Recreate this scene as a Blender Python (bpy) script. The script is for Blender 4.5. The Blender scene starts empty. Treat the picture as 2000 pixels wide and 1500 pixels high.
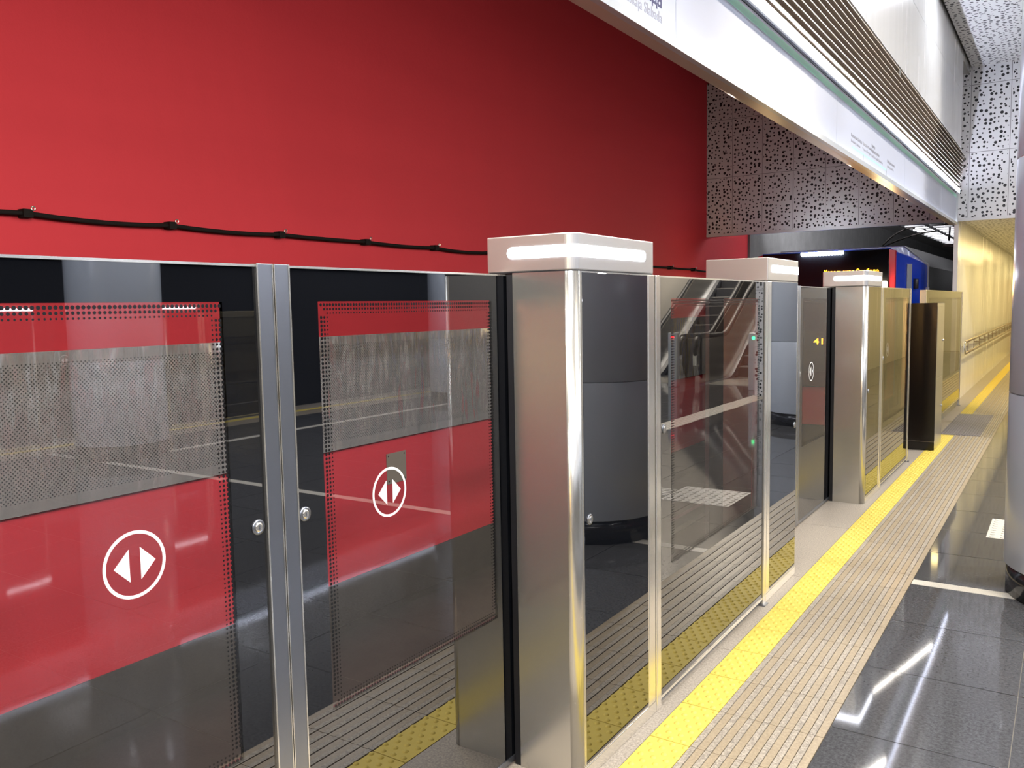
import bpy, math, random
from math import sin, cos, pi, sqrt, radians
from mathutils import Matrix, Vector
random.seed(7)
S = bpy.context.scene
COL = S.collection

# ------------------------------------------------------------------ mesh builder
class MB:
    def __init__(s): s.v=[]; s.f=[]; s.m=[]; s.sm=[]
    def face(s, pts, mi=0, smooth=False):
        n=len(s.v); s.v+= [tuple(p) for p in pts]; s.f.append(list(range(n,n+len(pts)))); s.m.append(mi); s.sm.append(smooth)
    def box(s,x0,x1,y0,y1,z0,z1,mi=0):
        n=len(s.v)
        s.v+=[(x,y,z) for z in (z0,z1) for y in (y0,y1) for x in (x0,x1)]
        for q in ((0,2,3,1),(4,5,7,6),(0,1,5,4),(2,6,7,3),(0,4,6,2),(1,3,7,5)):
            s.f.append([n+i for i in q]); s.m.append(mi); s.sm.append(False)
    def prism(s,poly,z0,z1,mi=0,smooth_from=None,cap=True):
        """poly: list of (x,y) counter-clockwise seen from above, extruded in z"""
        n=len(s.v); k=len(poly)
        s.v+=[(x,y,z0) for x,y in poly]+[(x,y,z1) for x,y in poly]
        for i in range(k):
            j=(i+1)%k
            s.f.append([n+i,n+j,n+k+j,n+k+i]); s.m.append(mi); s.sm.append(False)
        if cap:
            s.f.append([n+i for i in range(k-1,-1,-1)]); s.m.append(mi); s.sm.append(False)
            s.f.append([n+k+i for i in range(k)]); s.m.append(mi); s.sm.append(False)
    def loft(s,rings,mi=0,smooth=False,closed=True,caps=True):
        n=len(s.v); k=len(rings[0])
        for r in rings: s.v+=[tuple(p) for p in r]
        for a in range(len(rings)-1):
            for i in range(k if closed else k-1):
                j=(i+1)%k
                s.f.append([n+a*k+i,n+a*k+j,n+(a+1)*k+j,n+(a+1)*k+i]); s.m.append(mi); s.sm.append(smooth)
        if caps and closed:
            s.f.append([n+i for i in range(k-1,-1,-1)]); s.m.append(mi); s.sm.append(False)
            b=n+(len(rings)-1)*k
            s.f.append([b+i for i in range(k)]); s.m.append(mi); s.sm.append(False)
    def tube(s,pts,r,seg=10,mi=0):
        pts=[Vector(p) for p in pts]; rings=[]; up=Vector((0,0,1)); prev=None
        for i,p in enumerate(pts):
            t=(pts[min(i+1,len(pts)-1)]-pts[max(i-1,0)]).normalized()
            if prev is None:
                a=t.cross(up)
                if a.length<.05: a=t.cross(Vector((1,0,0)))
                a.normalize()
            else:
                a=(prev-t*prev.dot(t)).normalized()
            b=t.cross(a); prev=a
            rings.append([p+(a*cos(2*pi*q/seg)+b*sin(2*pi*q/seg))*r for q in range(seg)])
        s.loft(rings,mi,True)
    def cyl(s,c,r,z0,z1,seg=48,mi=0,r2=None):
        r2=r if r2 is None else r2
        s.loft([[(c[0]+r*cos(2*pi*i/seg),c[1]+r*sin(2*pi*i/seg),z0) for i in range(seg)],
                [(c[0]+r2*cos(2*pi*i/seg),c[1]+r2*sin(2*pi*i/seg),z1) for i in range(seg)]],mi,True)
    def disc_x(s,x,y,z,r,seg=10,mi=0,flip=1):
        s.face([(x,y+r*cos(2*pi*i/seg),z+r*sin(2*pi*i/seg)) for i in range(seg)],mi)
    def obj(s,name,mats,parent=None,bevel=0,fixn=True):
        me=bpy.data.meshes.new(name); me.from_pydata(s.v,[],s.f)
        if not isinstance(mats,(list,tuple)): mats=[mats]
        for m in mats: me.materials.append(m)
        me.polygons.foreach_set('material_index',s.m); me.polygons.foreach_set('use_smooth',s.sm)
        me.update()
        if fixn and len(s.f)<60000 and fixn!='no':
            import bmesh
            bm=bmesh.new(); bm.from_mesh(me)
            if fixn=='weld': bmesh.ops.remove_doubles(bm,verts=bm.verts,dist=1e-5)
            bmesh.ops.recalc_face_normals(bm,faces=bm.faces); bm.to_mesh(me); bm.free()
        o=bpy.data.objects.new(name,me); COL.objects.link(o)
        if parent: o.parent=parent
        if bevel:
            b=o.modifiers.new('bevel','BEVEL'); b.width=bevel; b.segments=2; b.limit_method='ANGLE'; b.angle_limit=radians(40)
        return o

def tag(o,label=None,cat=None,group=None,kind=None):
    if label: o['label']=label
    if cat: o['category']=cat
    if group: o['group']=group
    if kind: o['kind']=kind
    return o
def empty(name,label,cat,loc=(0,0,0),rz=0,group=None,kind='thing'):
    o=bpy.data.objects.new(name,None); COL.objects.link(o); o.location=loc; o.rotation_euler=(0,0,rz)
    o.empty_display_size=.1
    return tag(o,label,cat,group,kind)
def struct(o,label=None):
    o['kind']='structure'
    if label: o['label']=label
    return o

# ------------------------------------------------------------------ materials
class NB:
    def __init__(s,name):
        s.mat=bpy.data.materials.new(name); s.mat.use_nodes=True; s.nt=s.mat.node_tree; s.nt.nodes.clear()
        s.out=s.n('ShaderNodeOutputMaterial')
    def n(s,t,**k):
        x=s.nt.nodes.new(t)
        for a,b in k.items(): setattr(x,a,b)
        return x
    def put(s,sock,v):
        if hasattr(v,'is_output'): s.nt.links.new(v,sock)
        else: sock.default_value=v
    def math(s,op,a,b=0.,c=0.):
        x=s.n('ShaderNodeMath',operation=op); s.put(x.inputs[0],a); s.put(x.inputs[1],b)
        if op in('SMOOTHSTEP','MULTIPLY_ADD','COMPARE','WRAP'): s.put(x.inputs[2],c)
        return x.outputs[0]
    def mix(s,f,a,b):
        x=s.n('ShaderNodeMix',data_type='RGBA'); s.put(x.inputs[0],f); s.put(x.inputs[6],a); s.put(x.inputs[7],b); return x.outputs[2]
    def coord(s,kind='Object'): return s.n('ShaderNodeTexCoord').outputs[kind]
    def xyz(s,v):
        x=s.n('ShaderNodeSeparateXYZ'); s.put(x.inputs[0],v); return x.outputs
    def vec(s,a,b,c=0.):
        x=s.n('ShaderNodeCombineXYZ'); s.put(x.inputs[0],a); s.put(x.inputs[1],b); s.put(x.inputs[2],c); return x.outputs[0]
    def mapv(s,v,scale):
        x=s.n('ShaderNodeMapping'); s.put(x.inputs[0],v); x.inputs['Scale'].default_value=scale; return x.outputs[0]
    def noise(s,v,scale=5,detail=2,rough=.5):
        x=s.n('ShaderNodeTexNoise'); s.put(x.inputs['Vector'],v); x.inputs['Scale'].default_value=scale
        x.inputs['Detail'].default_value=detail; x.inputs['Roughness'].default_value=rough; return x.outputs['Fac']
    def ramp(s,f,a,b):
        x=s.n('ShaderNodeMapRange'); s.put(x.inputs[0],f); x.inputs[1].default_value=a; x.inputs[2].default_value=b; return x.outputs[0]
    def bump(s,h,strength=.1,dist=.01):
        x=s.n('ShaderNodeBump'); s.put(x.inputs['Height'],h); x.inputs['Strength'].default_value=strength; x.inputs['Distance'].default_value=dist; return x.outputs[0]
    def bsdf(s,color=(.5,.5,.5,1),rough=.5,metal=0.,normal=None,ior=1.5,spec=.5,coat=0.,emit=None,estr=0.):
        b=s.n('ShaderNodeBsdfPrincipled')
        s.put(b.inputs['Base Color'],color); s.put(b.inputs['Roughness'],rough); s.put(b.inputs['Metallic'],metal)
        b.inputs['IOR'].default_value=ior; b.inputs['Specular IOR Level'].default_value=spec; b.inputs['Coat Weight'].default_value=coat
        if emit: b.inputs['Emission Color'].default_value=emit; b.inputs['Emission Strength'].default_value=estr
        if normal is not None: s.nt.links.new(normal,b.inputs['Normal'])
        return b.outputs[0]
    def done(s,sh): s.nt.links.new(sh,s.out.inputs[0]); return s.mat
def c4(*a): return (a[0],a[1],a[2],1.)
def plain(name,col,rough=.5,metal=0.,**k):
    b=NB(name); return b.done(b.bsdf(c4(*col),rough,metal,**k))
def emis(name,col,st):
    b=NB(name); e=b.n('ShaderNodeEmission'); e.inputs[0].default_value=c4(*col); e.inputs[1].default_value=st; return b.done(e.outputs[0])

def steel(name,col=(.66,.64,.60),rough=.27,stretch=(2,2,110)):
    b=NB(name); v=b.coord(); n=b.noise(b.mapv(v,stretch),2,2,.6)
    r=rough
    cc=b.mix(n,c4(*[x*.975 for x in col]),c4(*[min(1,x*1.02) for x in col]))
    return b.done(b.bsdf(cc,r,.93))
M_STEEL=steel('brushed_steel',(.60,.585,.54),.25)
M_STEEL_D=steel('dark_steel',(.27,.285,.32),.30)
M_CAP=steel('satin_cap_steel',(.60,.575,.55),.38)
M_TRIM=steel('bright_steel',(.80,.77,.70),.20)
M_CHROME=plain('polished_steel',(.8,.79,.76),.08,1.)
M_BLACK=plain('black_rubber',(.004,.004,.006),.5)
M_WHITE=plain('white_vinyl',(.93,.92,.9),.5)
M_DOTS=plain('black_enamel_dots',(.006,.006,.007),.15,ior=1.5)
LEDC=(.74,.79,1.)
M_LED=emis('led_light',LEDC,6)
M_UP=emis('led_uplight',(.74,.80,1.),260)
M_CAPLIGHT=emis('cap_light',(.86,.89,1.),9)
M_EDGE=emis('edge_led',(.88,.91,1.),6)

def wavy(b,v,st):
    n=b.noise(b.mapv(v,(1,1.0,.7)),2.3,1.5); return b.bump(n,st,.02)
def black_glass(name,wave=.02):
    b=NB(name); return b.done(b.bsdf(c4(.004,.0045,.006),.012,0,normal=wavy(b,b.coord(),wave),ior=2.2))
M_BGLASS=black_glass('black_enamelled_glass',.012)
def tint_glass(name,tint=(.84,.84,.86),ior=2.05,wave=.012):
    b=NB(name); nm=wavy(b,b.coord(),wave)
    f=b.n('ShaderNodeFresnel'); f.inputs[0].default_value=ior; b.nt.links.new(nm,f.inputs['Normal'])
    t=b.n('ShaderNodeBsdfTransparent'); t.inputs[0].default_value=c4(*tint)
    g=b.n('ShaderNodeBsdfGlossy'); g.inputs['Roughness'].default_value=.005; b.nt.links.new(nm,g.inputs['Normal'])
    m=b.n('ShaderNodeMixShader'); b.nt.links.new(f.outputs[0],m.inputs[0]); b.nt.links.new(t.outputs[0],m.inputs[1]); b.nt.links.new(g.outputs[0],m.inputs[2])
    return b.done(m.outputs[0])
M_GLASS=tint_glass('tinted_glass')
M_GLASS_S=tint_glass('screen_glass_dimmed',(.50,.47,.46))  # tint darkened to stand in for the dimmer wall behind the screens
b=NB('glass_inner_face'); t=b.n('ShaderNodeBsdfTransparent'); t.inputs[0].default_value=c4(.96,.96,.96); M_GLASSB=b.done(t.outputs[0])

def red_wall():
    b=NB('red_painted_wall'); v=b.coord(); n=b.noise(v,26,4,.7); n2=b.noise(b.mapv(v,(1,.3,2.5)),1.1,3)
    cc=b.mix(n2,c4(.50,.020,.032),c4(.58,.028,.041))
    return b.done(b.bsdf(cc,.75,0,normal=b.bump(n,.25,.01)))
M_RED=red_wall()
def concrete(name,col,scale=3):
    b=NB(name); v=b.coord(); n=b.noise(v,scale,5,.65); n2=b.noise(v,scale*14,3)
    cc=b.mix(n,c4(*[x*.6 for x in col]),c4(*[x*1.25 for x in col]))
    return b.done(b.bsdf(cc,.85,0,normal=b.bump(n2,.2,.01)))
M_CONC=concrete('tunnel_concrete',(.17,.17,.17))
M_BED=concrete('track_bed',(.060,.054,.046))
M_BASE=concrete('wall_base',(.062,.056,.047))

def granite(name,col,rough,scale=150,contrast=.5,spec=.5):
    b=NB(name); v=b.coord(); n=b.noise(v,scale,3,.8); n2=b.noise(v,6,3)
    f=b.ramp(n,.35,.68)
    cc=b.mix(f,c4(*[x*(1-contrast) for x in col]),c4(*[min(1,x*(1+contrast)) for x in col]))
    cc=b.mix(b.math('MULTIPLY',n2,.35),cc,c4(*[x*.75 for x in col]))
    return b.done(b.bsdf(cc,rough,0,spec=spec))
M_GRAN=granite('dark_polished_granite',(.080,.080,.082),.05,80,.42)
M_THRESH=granite('speckled_light_granite',(.41,.355,.285),.4,120,.45)
M_INLAY=granite('pale_inlay_stone',(.62,.58,.50),.35,190,.25)
M_RIB=granite('beige_paving',(.36,.285,.185),.36,90,.22)
M_RIBR=granite('rough_speckled_paving',(.37,.32,.25),.42,120,.55)
M_GROUT=plain('grout',(.42,.40,.36),.8)
M_JOINT=plain('dark_joint',(.13,.11,.09),.8)
def yel():
    b=NB('yellow_tactile'); v=b.coord(); n=b.noise(v,30,3)
    cc=b.mix(n,c4(.66,.50,.08),c4(.73,.57,.12)); return b.done(b.bsdf(cc,.5,0,spec=.3))
M_YEL=yel()
M_GREY_GRATE=granite('grey_mat',(.24,.22,.22),.6,120,.3)

def perf(name,ua,va,tu,tv,ou,ov,base,scale=15.5,rough=.45,joints=True):
    """perforated cladding: round holes of mixed size, panel joints every tu x tv"""
    b=NB(name); X=b.xyz(b.coord()); u,v=X[ua],X[va]
    vo=b.n('ShaderNodeTexVoronoi',voronoi_dimensions='2D',feature='F1'); b.put(vo.inputs['Vector'],b.vec(u,v)); vo.inputs['Scale'].default_value=scale
    vo.inputs['Randomness'].default_value=.74
    w=b.xyz(vo.outputs['Color'])[0]
    r=b.math('MULTIPLY_ADD',b.math('POWER',w,1.5),.19,.155)
    hole=b.math('LESS_THAN',vo.outputs['Distance'],r)
    if joints:
        fu=b.math('ABSOLUTE',b.math('SUBTRACT',b.math('FRACT',b.math('DIVIDE',b.math('SUBTRACT',u,ou-tu*50),tu)),.5))
        fv=b.math('ABSOLUTE',b.math('SUBTRACT',b.math('FRACT',b.math('DIVIDE',b.math('SUBTRACT',v,ov-tv*50),tv)),.5))
        ju=b.math('GREATER_THAN',fu,.5-.004/tu); jv=b.math('GREATER_THAN',fv,.5-.004/tv)
        # keep holes off the panel edges
        eu=b.math('LESS_THAN',fu,.5-.018/tu); ev=b.math('LESS_THAN',fv,.5-.018/tv)
        hole=b.math('MULTIPLY',hole,b.math('MULTIPLY',eu,ev))
        j=b.math('MAXIMUM',ju,jv)
        cc=b.mix(j,c4(*base),c4(*[x*.35 for x in base]))
    else: cc=c4(*base)
    cc=b.mix(hole,cc,c4(.008,.008,.010))
    return b.done(b.bsdf(cc,rough,0))
M_PERF=perf('perforated_panel',0,2,.497,.94,-.02,2.70,(.70,.69,.69))
M_PERFC=perf('perforated_ceiling',0,1,1.2,2.4,.3,.2,(.72,.71,.69),15.5,.5,False)

def band_mat():
    b=NB('perforated_steel_sheet'); v=b.coord(); X=b.xyz(v); y,z=X[1],X[2]; p=.026
    def lat(oy,oz):
        a=b.math('SUBTRACT',b.math('FRACT',b.math('DIVIDE',b.math('ADD',y,oy+100*p),p)),.5)
        c=b.math('SUBTRACT',b.math('FRACT',b.math('DIVIDE',b.math('ADD',z,oz+100*p),p)),.5)
        return b.math('ADD',b.math('MULTIPLY',a,a),b.math('MULTIPLY',c,c))
    d=b.math('MINIMUM',lat(0,0),lat(p/2,p/2))
    inz=b.math('MULTIPLY',b.math('GREATER_THAN',z,.44),b.math('LESS_THAN',z,1.27))
    hole=b.math('MULTIPLY',b.math('LESS_THAN',d,.027),inz)
    n=b.noise(b.mapv(v,(1,2.2,.55)),1.6,2.5)
    cc=b.mix(hole,c4(.82,.81,.76),c4(.05,.05,.05))
    r=b.mix(hole,c4(.15,.15,.15),c4(.9,.9,.9))
    return b.done(b.bsdf(cc,b.xyz(r)[0],b.math('MULTIPLY',b.math('SUBTRACT',1.,hole),.74),normal=b.bump(n,1.,.09)))
M_BAND=band_mat()

M_SIGN=plain('white_sign_face',(.50,.53,.63),.45)
M_SIGNEDGE=plain('pale_grey_frame',(.55,.58,.60),.3,.4)
M_GREEN=plain('green_stripe',(.42,.86,.66),.4)
M_TEXT=plain('dark_blue_lettering',(.06,.06,.14),.6)
M_TEXTG=plain('grey_lettering',(.36,.36,.40),.6)
M_SOFF=plain('soffit_steel',(.62,.53,.43),.30,.45)
M_LOUV=plain('louvre_paint',(.36,.30,.245),.4,.2)
M_LOUVE=plain('louvre_lip',(.60,.52,.42),.35,.2)
def panel_white(k=.78):
    b=NB('white_gloss_panel'); v=b.coord(); n=b.noise(b.mapv(v,(1,4,.12)),2,2)
    return b.done(b.bsdf(c4(k,k*.99,k*.965),b.math('MULTIPLY_ADD',n,.14,.18),0,normal=b.bump(n,.06,.02)))
M_PANW=panel_white(.62)
M_COL=plain('grey_column_cladding',(.46,.50,.565),.24,0,spec=.5)
M_PLINTH=plain('black_plinth',(.018,.018,.02),.12)
M_PASS=panel_white(); M_PASS.name='passage_panel'
M_RAIL=plain('brownish_rail_steel',(.30,.235,.17),.35,.6)
M_BROWN=plain('brown_door',(.28,.16,.06),.5)
M_BLACKGLOSS=plain('black_gloss_panel',(.006,.0045,.0035),.16,0,ior=1.45)
M_LADDER=plain('black_cable_ladder',(.012,.012,.013),.5)
M_CABLE=plain('black_cable',(.012,.010,.009),.8,spec=.1)
M_BLUE=plain('blue_train_paint',(.006,.055,.62),.22,0,coat=.4)
M_TRED=plain('red_train_paint',(.55,.02,.03),.25,0,coat=.4)
M_TGREY=plain('grey_train_paint',(.40,.41,.43),.3)
M_TDARK=plain('dark_train_side',(.022,.021,.022),.35)
M_WIND=plain('black_windscreen',(.006,.007,.010),.06,0)
M_HEAD=emis('headlight',(1.,.72,.36),40)
M_TLED=emis('train_light_bar',(.88,.95,1.),30)
M_ORANGE=emis('orange_led',(1.,.33,.01),5)
M_DARK=plain('dark_far_wall',(.012,.012,.014),.8)
M_STEP=plain('escalator_step',(.045,.045,.048),.45,.3)
M_STEPE=plain('escalator_nose',(.35,.34,.32),.4,.5)
M_REDL=emis('red_indicator',(1,.02,.03),5); M_GRNL=emis('green_indicator',(.05,1,.3),5)
M_PLATE=plain('bare_metal_plate',(.34,.29,.22),.5,.4)

# ------------------------------------------------------------------ room shell
YN,YE=-12.,14.      # near end wall, far end wall
ZC=4.83
PW=8.36             # far platform edge (its gates stand here)
# dark granite tiles
m=MB(); x0=.592; yy=YN
xs=[x0+.5635*i for i in range(13)]+[PW-.592]
ys=[5.02-.045-.62*i for i in range(0,28)][::-1]; ys2=[5.02+.045+.62*i for i in range(0,38)]
def tiles(rows):
    for a,bb in zip(rows[:-1],rows[1:]):
        for p,q in zip(xs[:-1],xs[1:]):
            g=.0016; t=.00025; dz=[random.uniform(-t,t) for _ in range(2)]
            m.face([(p+g,a+g,-dz[0]-dz[1]),(q-g,a+g,dz[0]-dz[1]),(q-g,bb-g,dz[0]+dz[1]),(p+g,bb-g,-dz[0]+dz[1])],0)
tiles(ys); tiles(ys2)
m.face([(x0,YN,-.0045),(PW-.592,YN,-.0045),(PW-.592,28.6,-.0045),(x0,28.6,-.0045)],1)
m.face([(-.45,YN,-.03),(PW+.45,YN,-.03),(PW+.45,28.6,-.03),(-.45,28.6,-.03)],1)
struct(m.obj('floor',[M_GRAN,M_GROUT],fixn='no'),'dark grey polished granite platform floor with pale joints')
# speckled threshold slabs + edge of the platform slab
def threshold(name,x0,x1,y0,y1,face_x):
    m=MB(); y=y0
    while y<y1-.01:
        y2=min(y+1.2,y1); m.box(x0,x1,y+.0015,y2-.0015,-.028,.0,0); y=y2
    m.box(min(face_x,x0)-.0,max(face_x,x0)+.02 if face_x>x0 else x0+.02,y0,y1,-1.25,-.03,1)
    return struct(m.obj(name,[M_THRESH,M_CONC]))
threshold('trim_1',-.45,.055,YN,28.6,-.45)['label']='speckled light granite strip under the glass gates'
m=MB(); m.box(PW-.055,PW+.45,YN,28.6,-.028,0,0); struct(m.obj('trim_2',[M_THRESH]),'granite strip under the far platform gates')
# inlay line
m=MB(); m.box(.594,PW-.594,4.977,5.063,-.02,.0008,0); struct(m.obj('trim_3',[M_INLAY]),'pale stone line inlaid across the dark floor')

# walls
m=MB()
m.box(-4.1,-3.945,YN-3,16.2,-.80,6.,0)
struct(m.obj('wall_left',[M_RED]),'red painted wall behind the track')
m=MB(); m.box(-4.1,-3.93,YN-3,16.2,-1.25,-.80,1); m.box(-4.1,-3.90,16.2,60,-1.25,4.2,0)
struct(m.obj('wall_tunnel',[M_CONC,M_BASE]),'dark concrete tunnel wall beyond the red wall')
m=MB(); m.box(-4.1,-.45,YN-3,60,-1.35,-1.25,0); struct(m.obj('floor_track',[M_BED]),'dark track bed below the platform')
m=MB(); m.box(-4.1,-.2,YE+.1,60,3.87,4.0,0); struct(m.obj('ceiling_tunnel',[concrete('tunnel_roof',(.42,.41,.40))]))
m=MB(); m.box(-.212,-.2,YE+.3,60,-1.25,3.87,0); m.box(-4.1,-.2,59,60,-1.25,4,0); struct(m.obj('wall_tunnel_right',[M_CONC]))
m=MB(); 
m.box(-3.945,-.16,YE,YE+.06,2.72,5.2,0); m.box(-.16,2.5,YE,YE+.06,2.72,5.2,0); m.box(2.5,3.1,YE,YE+.06,0,5.2,0); m.box(6.7,PW-.1,YE,YE+.06,0,5.2,0); m.box(PW-.1,12.3,YE,YE+.06,2.72,5.2,0)
struct(m.obj('wall_end',[M_PERF]),'white end wall of panels perforated with round holes')
m=MB(); m.box(-3.945,2.5,YE-.006,YE+.065,2.675,2.72,0); struct(m.obj('trim_4',[plain('trim_white',(.66,.65,.64),.4)]),'plain lower edge of the perforated end wall')
m=MB(); m.box(-.02,PW+.02,YN,YE,ZC,ZC+.05,0); struct(m.obj('ceiling',[M_PERFC]),'pale ceiling perforated with small holes')
m=MB(); m.box(-4.1,-.02,YN,YE,5.6,5.7,0); m.box(PW+.02,12.4,YN,YE,5.6,5.7,0); struct(m.obj('ceiling_track',[M_DARK]))
m=MB(); m.box(12.2,12.35,YN-3,YE+3,-1.25,5.7,0); m.box(PW+.45,12.3,YN-3,YE+3,-1.35,-1.25,0); struct(m.obj('wall_right',[M_DARK]),'dark wall behind the far track')
m=MB(); m.box(-4.1,-.16,YN-.1,YN,2.7,5.2,0); m.box(-.16,2.5,YN-.1,YN,2.68,5.2,0); m.box(2.5,12.3,YN-.1,YN,0,5.2,0)
struct(m.obj('wall_near',[M_PERF]))
# passages (far one is seen, near one is an unseen twin, added for warm reflections)
def passage(y0,y1,tagname):
    m=MB(); m.box(-.199,-.14,y0,y1,0,2.80,0); 
    struct(m.obj('wall_passage_'+tagname,[M_PASS]),'glossy pale passage wall lit warm yellow' if tagname=='left' else None)
    m=MB(); m.box(2.5,2.6,y0,y1,0,2.80,0); struct(m.obj('wall_passage_'+tagname+'_b',[M_PASS]))
    m=MB(); m.box(-.2,2.6,y0,y1,2.70,2.76,0); struct(m.obj('ceiling_passage_'+tagname,[M_PERFC]),'low perforated ceiling of the yellow passage' if tagname=='left' else None)
    ye=y1 if y1>0 else y0
    m=MB(); m.box(-.2,2.6,ye-.05,ye+.05,0,2.8,0); struct(m.obj('wall_passage_end_'+tagname,[M_PASS]))
passage(YE+.07,28.6,'left'); passage(-22,YN-.11,'near')
m=MB(); m.box(-.13,.75,28.49,28.55,0,2.1,0); m.box(-.13,-.1,28.46,28.49,0,2.1,1); m.box(.72,.75,28.46,28.49,0,2.1,1)
d=struct(m.obj('door_1',[M_BROWN,M_STEEL_D]),'brown door at the end of the yellow passage')
m=MB(); m.box(.05,.06,28.40,28.48,.95,1.05,0); m.obj('door_handle',M_CHROME,d)
m=MB(); m.box(-.2,2.6,-22,YN,-.03,0,0); struct(m.obj('floor_near_passage',[M_RIB]))

# ------------------------------------------------------------------ paving strips
SL=.303; YJ=2.712     # slab length, a joint
def tactile(name,x0,w,y0,y1,label,holes=()):
    m=MB(); k0=math.floor((y0-YJ)/SL); y=YJ+k0*SL
    while y<y1:
        a,bq=max(y,y0)+.0022,min(y+SL,y1)-.0022
        skip=any(p<=(a+bq)/2<=q for p,q in holes)
        if bq>a and not skip:
            m.box(x0,x0+w,a,bq,-.02,.001,0)
            for r in range(8):
                cy=y+SL*(r+.5)/8
                if not(a+.012<cy<bq-.012): continue
                for c in range(3):
                    cx=x0+(.020+.046*c+(.023 if r%2 else 0))*w/.147+.004
                    s=8; R0,R1,h=.0115,.0075,.0045
                    lo=[(cx+R0*cos(2*pi*i/s),cy+R0*sin(2*pi*i/s),.001) for i in range(s)]
                    hi=[(cx+R1*cos(2*pi*i/s),cy+R1*sin(2*pi*i/s),.001+h) for i in range(s)]
                    n=len(m.v); m.v+=lo+hi
                    for i in range(s):
                        j=(i+1)%s; m.f.append([n+i,n+j,n+s+j,n+s+i]); m.m.append(0); m.sm.append(True)
                    m.f.append([n+s+i for i in range(s)]); m.m.append(0); m.sm.append(True)
        y+=SL
    m.face([(x0-.001,y0,-.004),(x0+w+.001,y0,-.004),(x0+w+.001,y1,-.004),(x0-.001,y1,-.004)],1)
    return tag(m.obj(name,[M_YEL,M_JOINT],fixn='no'),label,'tactile strip',kind='thing')
tactile('yellow_tactile_strip',.058,.149,-3.,10.80,'yellow studded warning strip along the foot of the glass gates')
tactile('yellow_tactile_strip',.058,.149,12.86,28.,'yellow studded warning strip beyond the grey mat, running into the yellow passage')
def ribbed(name,x0,w,y0,y1,label,n=7):
    m=MB(); k0=math.floor((y0-YJ)/SL); y=YJ+k0*SL+.0; p=w/n
    m.face([(x0,y0,-.006),(x0+w,y0,-.006),(x0+w,y1,-.006),(x0,y1,-.006)],2)
    while y<y1:
        a,bq=max(y,y0)+.0015,min(y+SL,y1)-.0015
        if bq>a:
            for i in range(n):
                xa=x0+i*p
                m.box(xa+.0025,xa+p*.46-.0012,a,bq,-.006,.0030+random.uniform(0,.0006),1)
                m.box(xa+p*.46+.0012,xa+p-.0012,a,bq,-.006,.0012+random.uniform(0,.0005),0)
        y+=SL
    return tag(m.obj(name,[M_RIB,M_RIBR,M_JOINT],fixn='no'),label,'paving strip',kind='thing')
ribbed('ribbed_paving_strip',.209,.383,-3.,10.80,'beige ribbed paving strip between the yellow studs and the dark granite')
ribbed('ribbed_paving_strip',.209,.383,12.86,28.,'beige ribbed paving strip beyond the grey mat inside the yellow passage')
ribbed('ribbed_paving_strip',.46,.132,10.80,12.86,'narrow beige ribbed paving beside the grey mat',3)
m=MB(); m.box(.056,.46,10.81,12.85,-.02,.004,0)
for i in range(15): m.box(.062+i*.0264,.062+i*.0264+.014,10.83,12.83,.004,.009,0)
tag(m.obj('ribbed_mat',[M_GREY_GRATE]),'grey ribbed mat let into the paving past the black cabinet','mat',kind='thing')
# far platform strips (seen mirrored in the glass)
tactile('yellow_tactile_strip',PW-.207,.149,-2.,13.5,'yellow warning strip of the far platform edge, mirrored in the glass doors')
ribbed('ribbed_paving_strip',PW-.592,.383,-2.,13.5,'ribbed paving of the far platform edge, mirrored in the glass doors')
# guide pad and paths
def guide(name,x0,x1,y0,y1,label,alongx=False):
    m=MB(); m.box(x0,x1,y0,y1,-.01,.0012,0)
    n=max(2,round((y1-y0 if alongx else x1-x0)/.06))
    for i in range(n):
        if alongx:
            w=(y1-y0)/n; m.box(x0+.01,x1-.01,y0+w*(i+.25),y0+w*(i+.75),.0012,.005,0)
        else:
            w=(x1-x0)/n; m.box(x0+w*(i+.25),x0+w*(i+.75),y0+.01,y1-.01,.0012,.005,0)
    return tag(m.obj(name,[M_INLAY]),label,'guide paving',kind='thing')
m=MB(); m.box(.862,1.42,6.21,6.77,-.01,.0012,0)
for i in range(9):
    for j in range(9):
        m.cyl((.893+i*.062,6.241+j*.062),.016,.0012,.005,8,0,.011)
tag(m.obj('tactile_pad',[M_INLAY]),'pale studded paving pad on the dark floor beside the round column','paving pad',kind='thing')
guide('guide_path',1.43,2.85,6.33,6.61,'pale guide path across the floor from the studded pad, mirrored in the glass',True)
guide('guide_path',2.85,3.15,8.6,16.5,'pale guide path along the platform to the escalators, mirrored in the glass')
m=MB(); m.box(6.62,6.74,5.07,14,-.01,.0012,0); tag(m.obj('inlay_line',[M_INLAY]),'pale inlaid line along the far half of the platform, mirrored in the glass','floor inlay',kind='thing')

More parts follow.
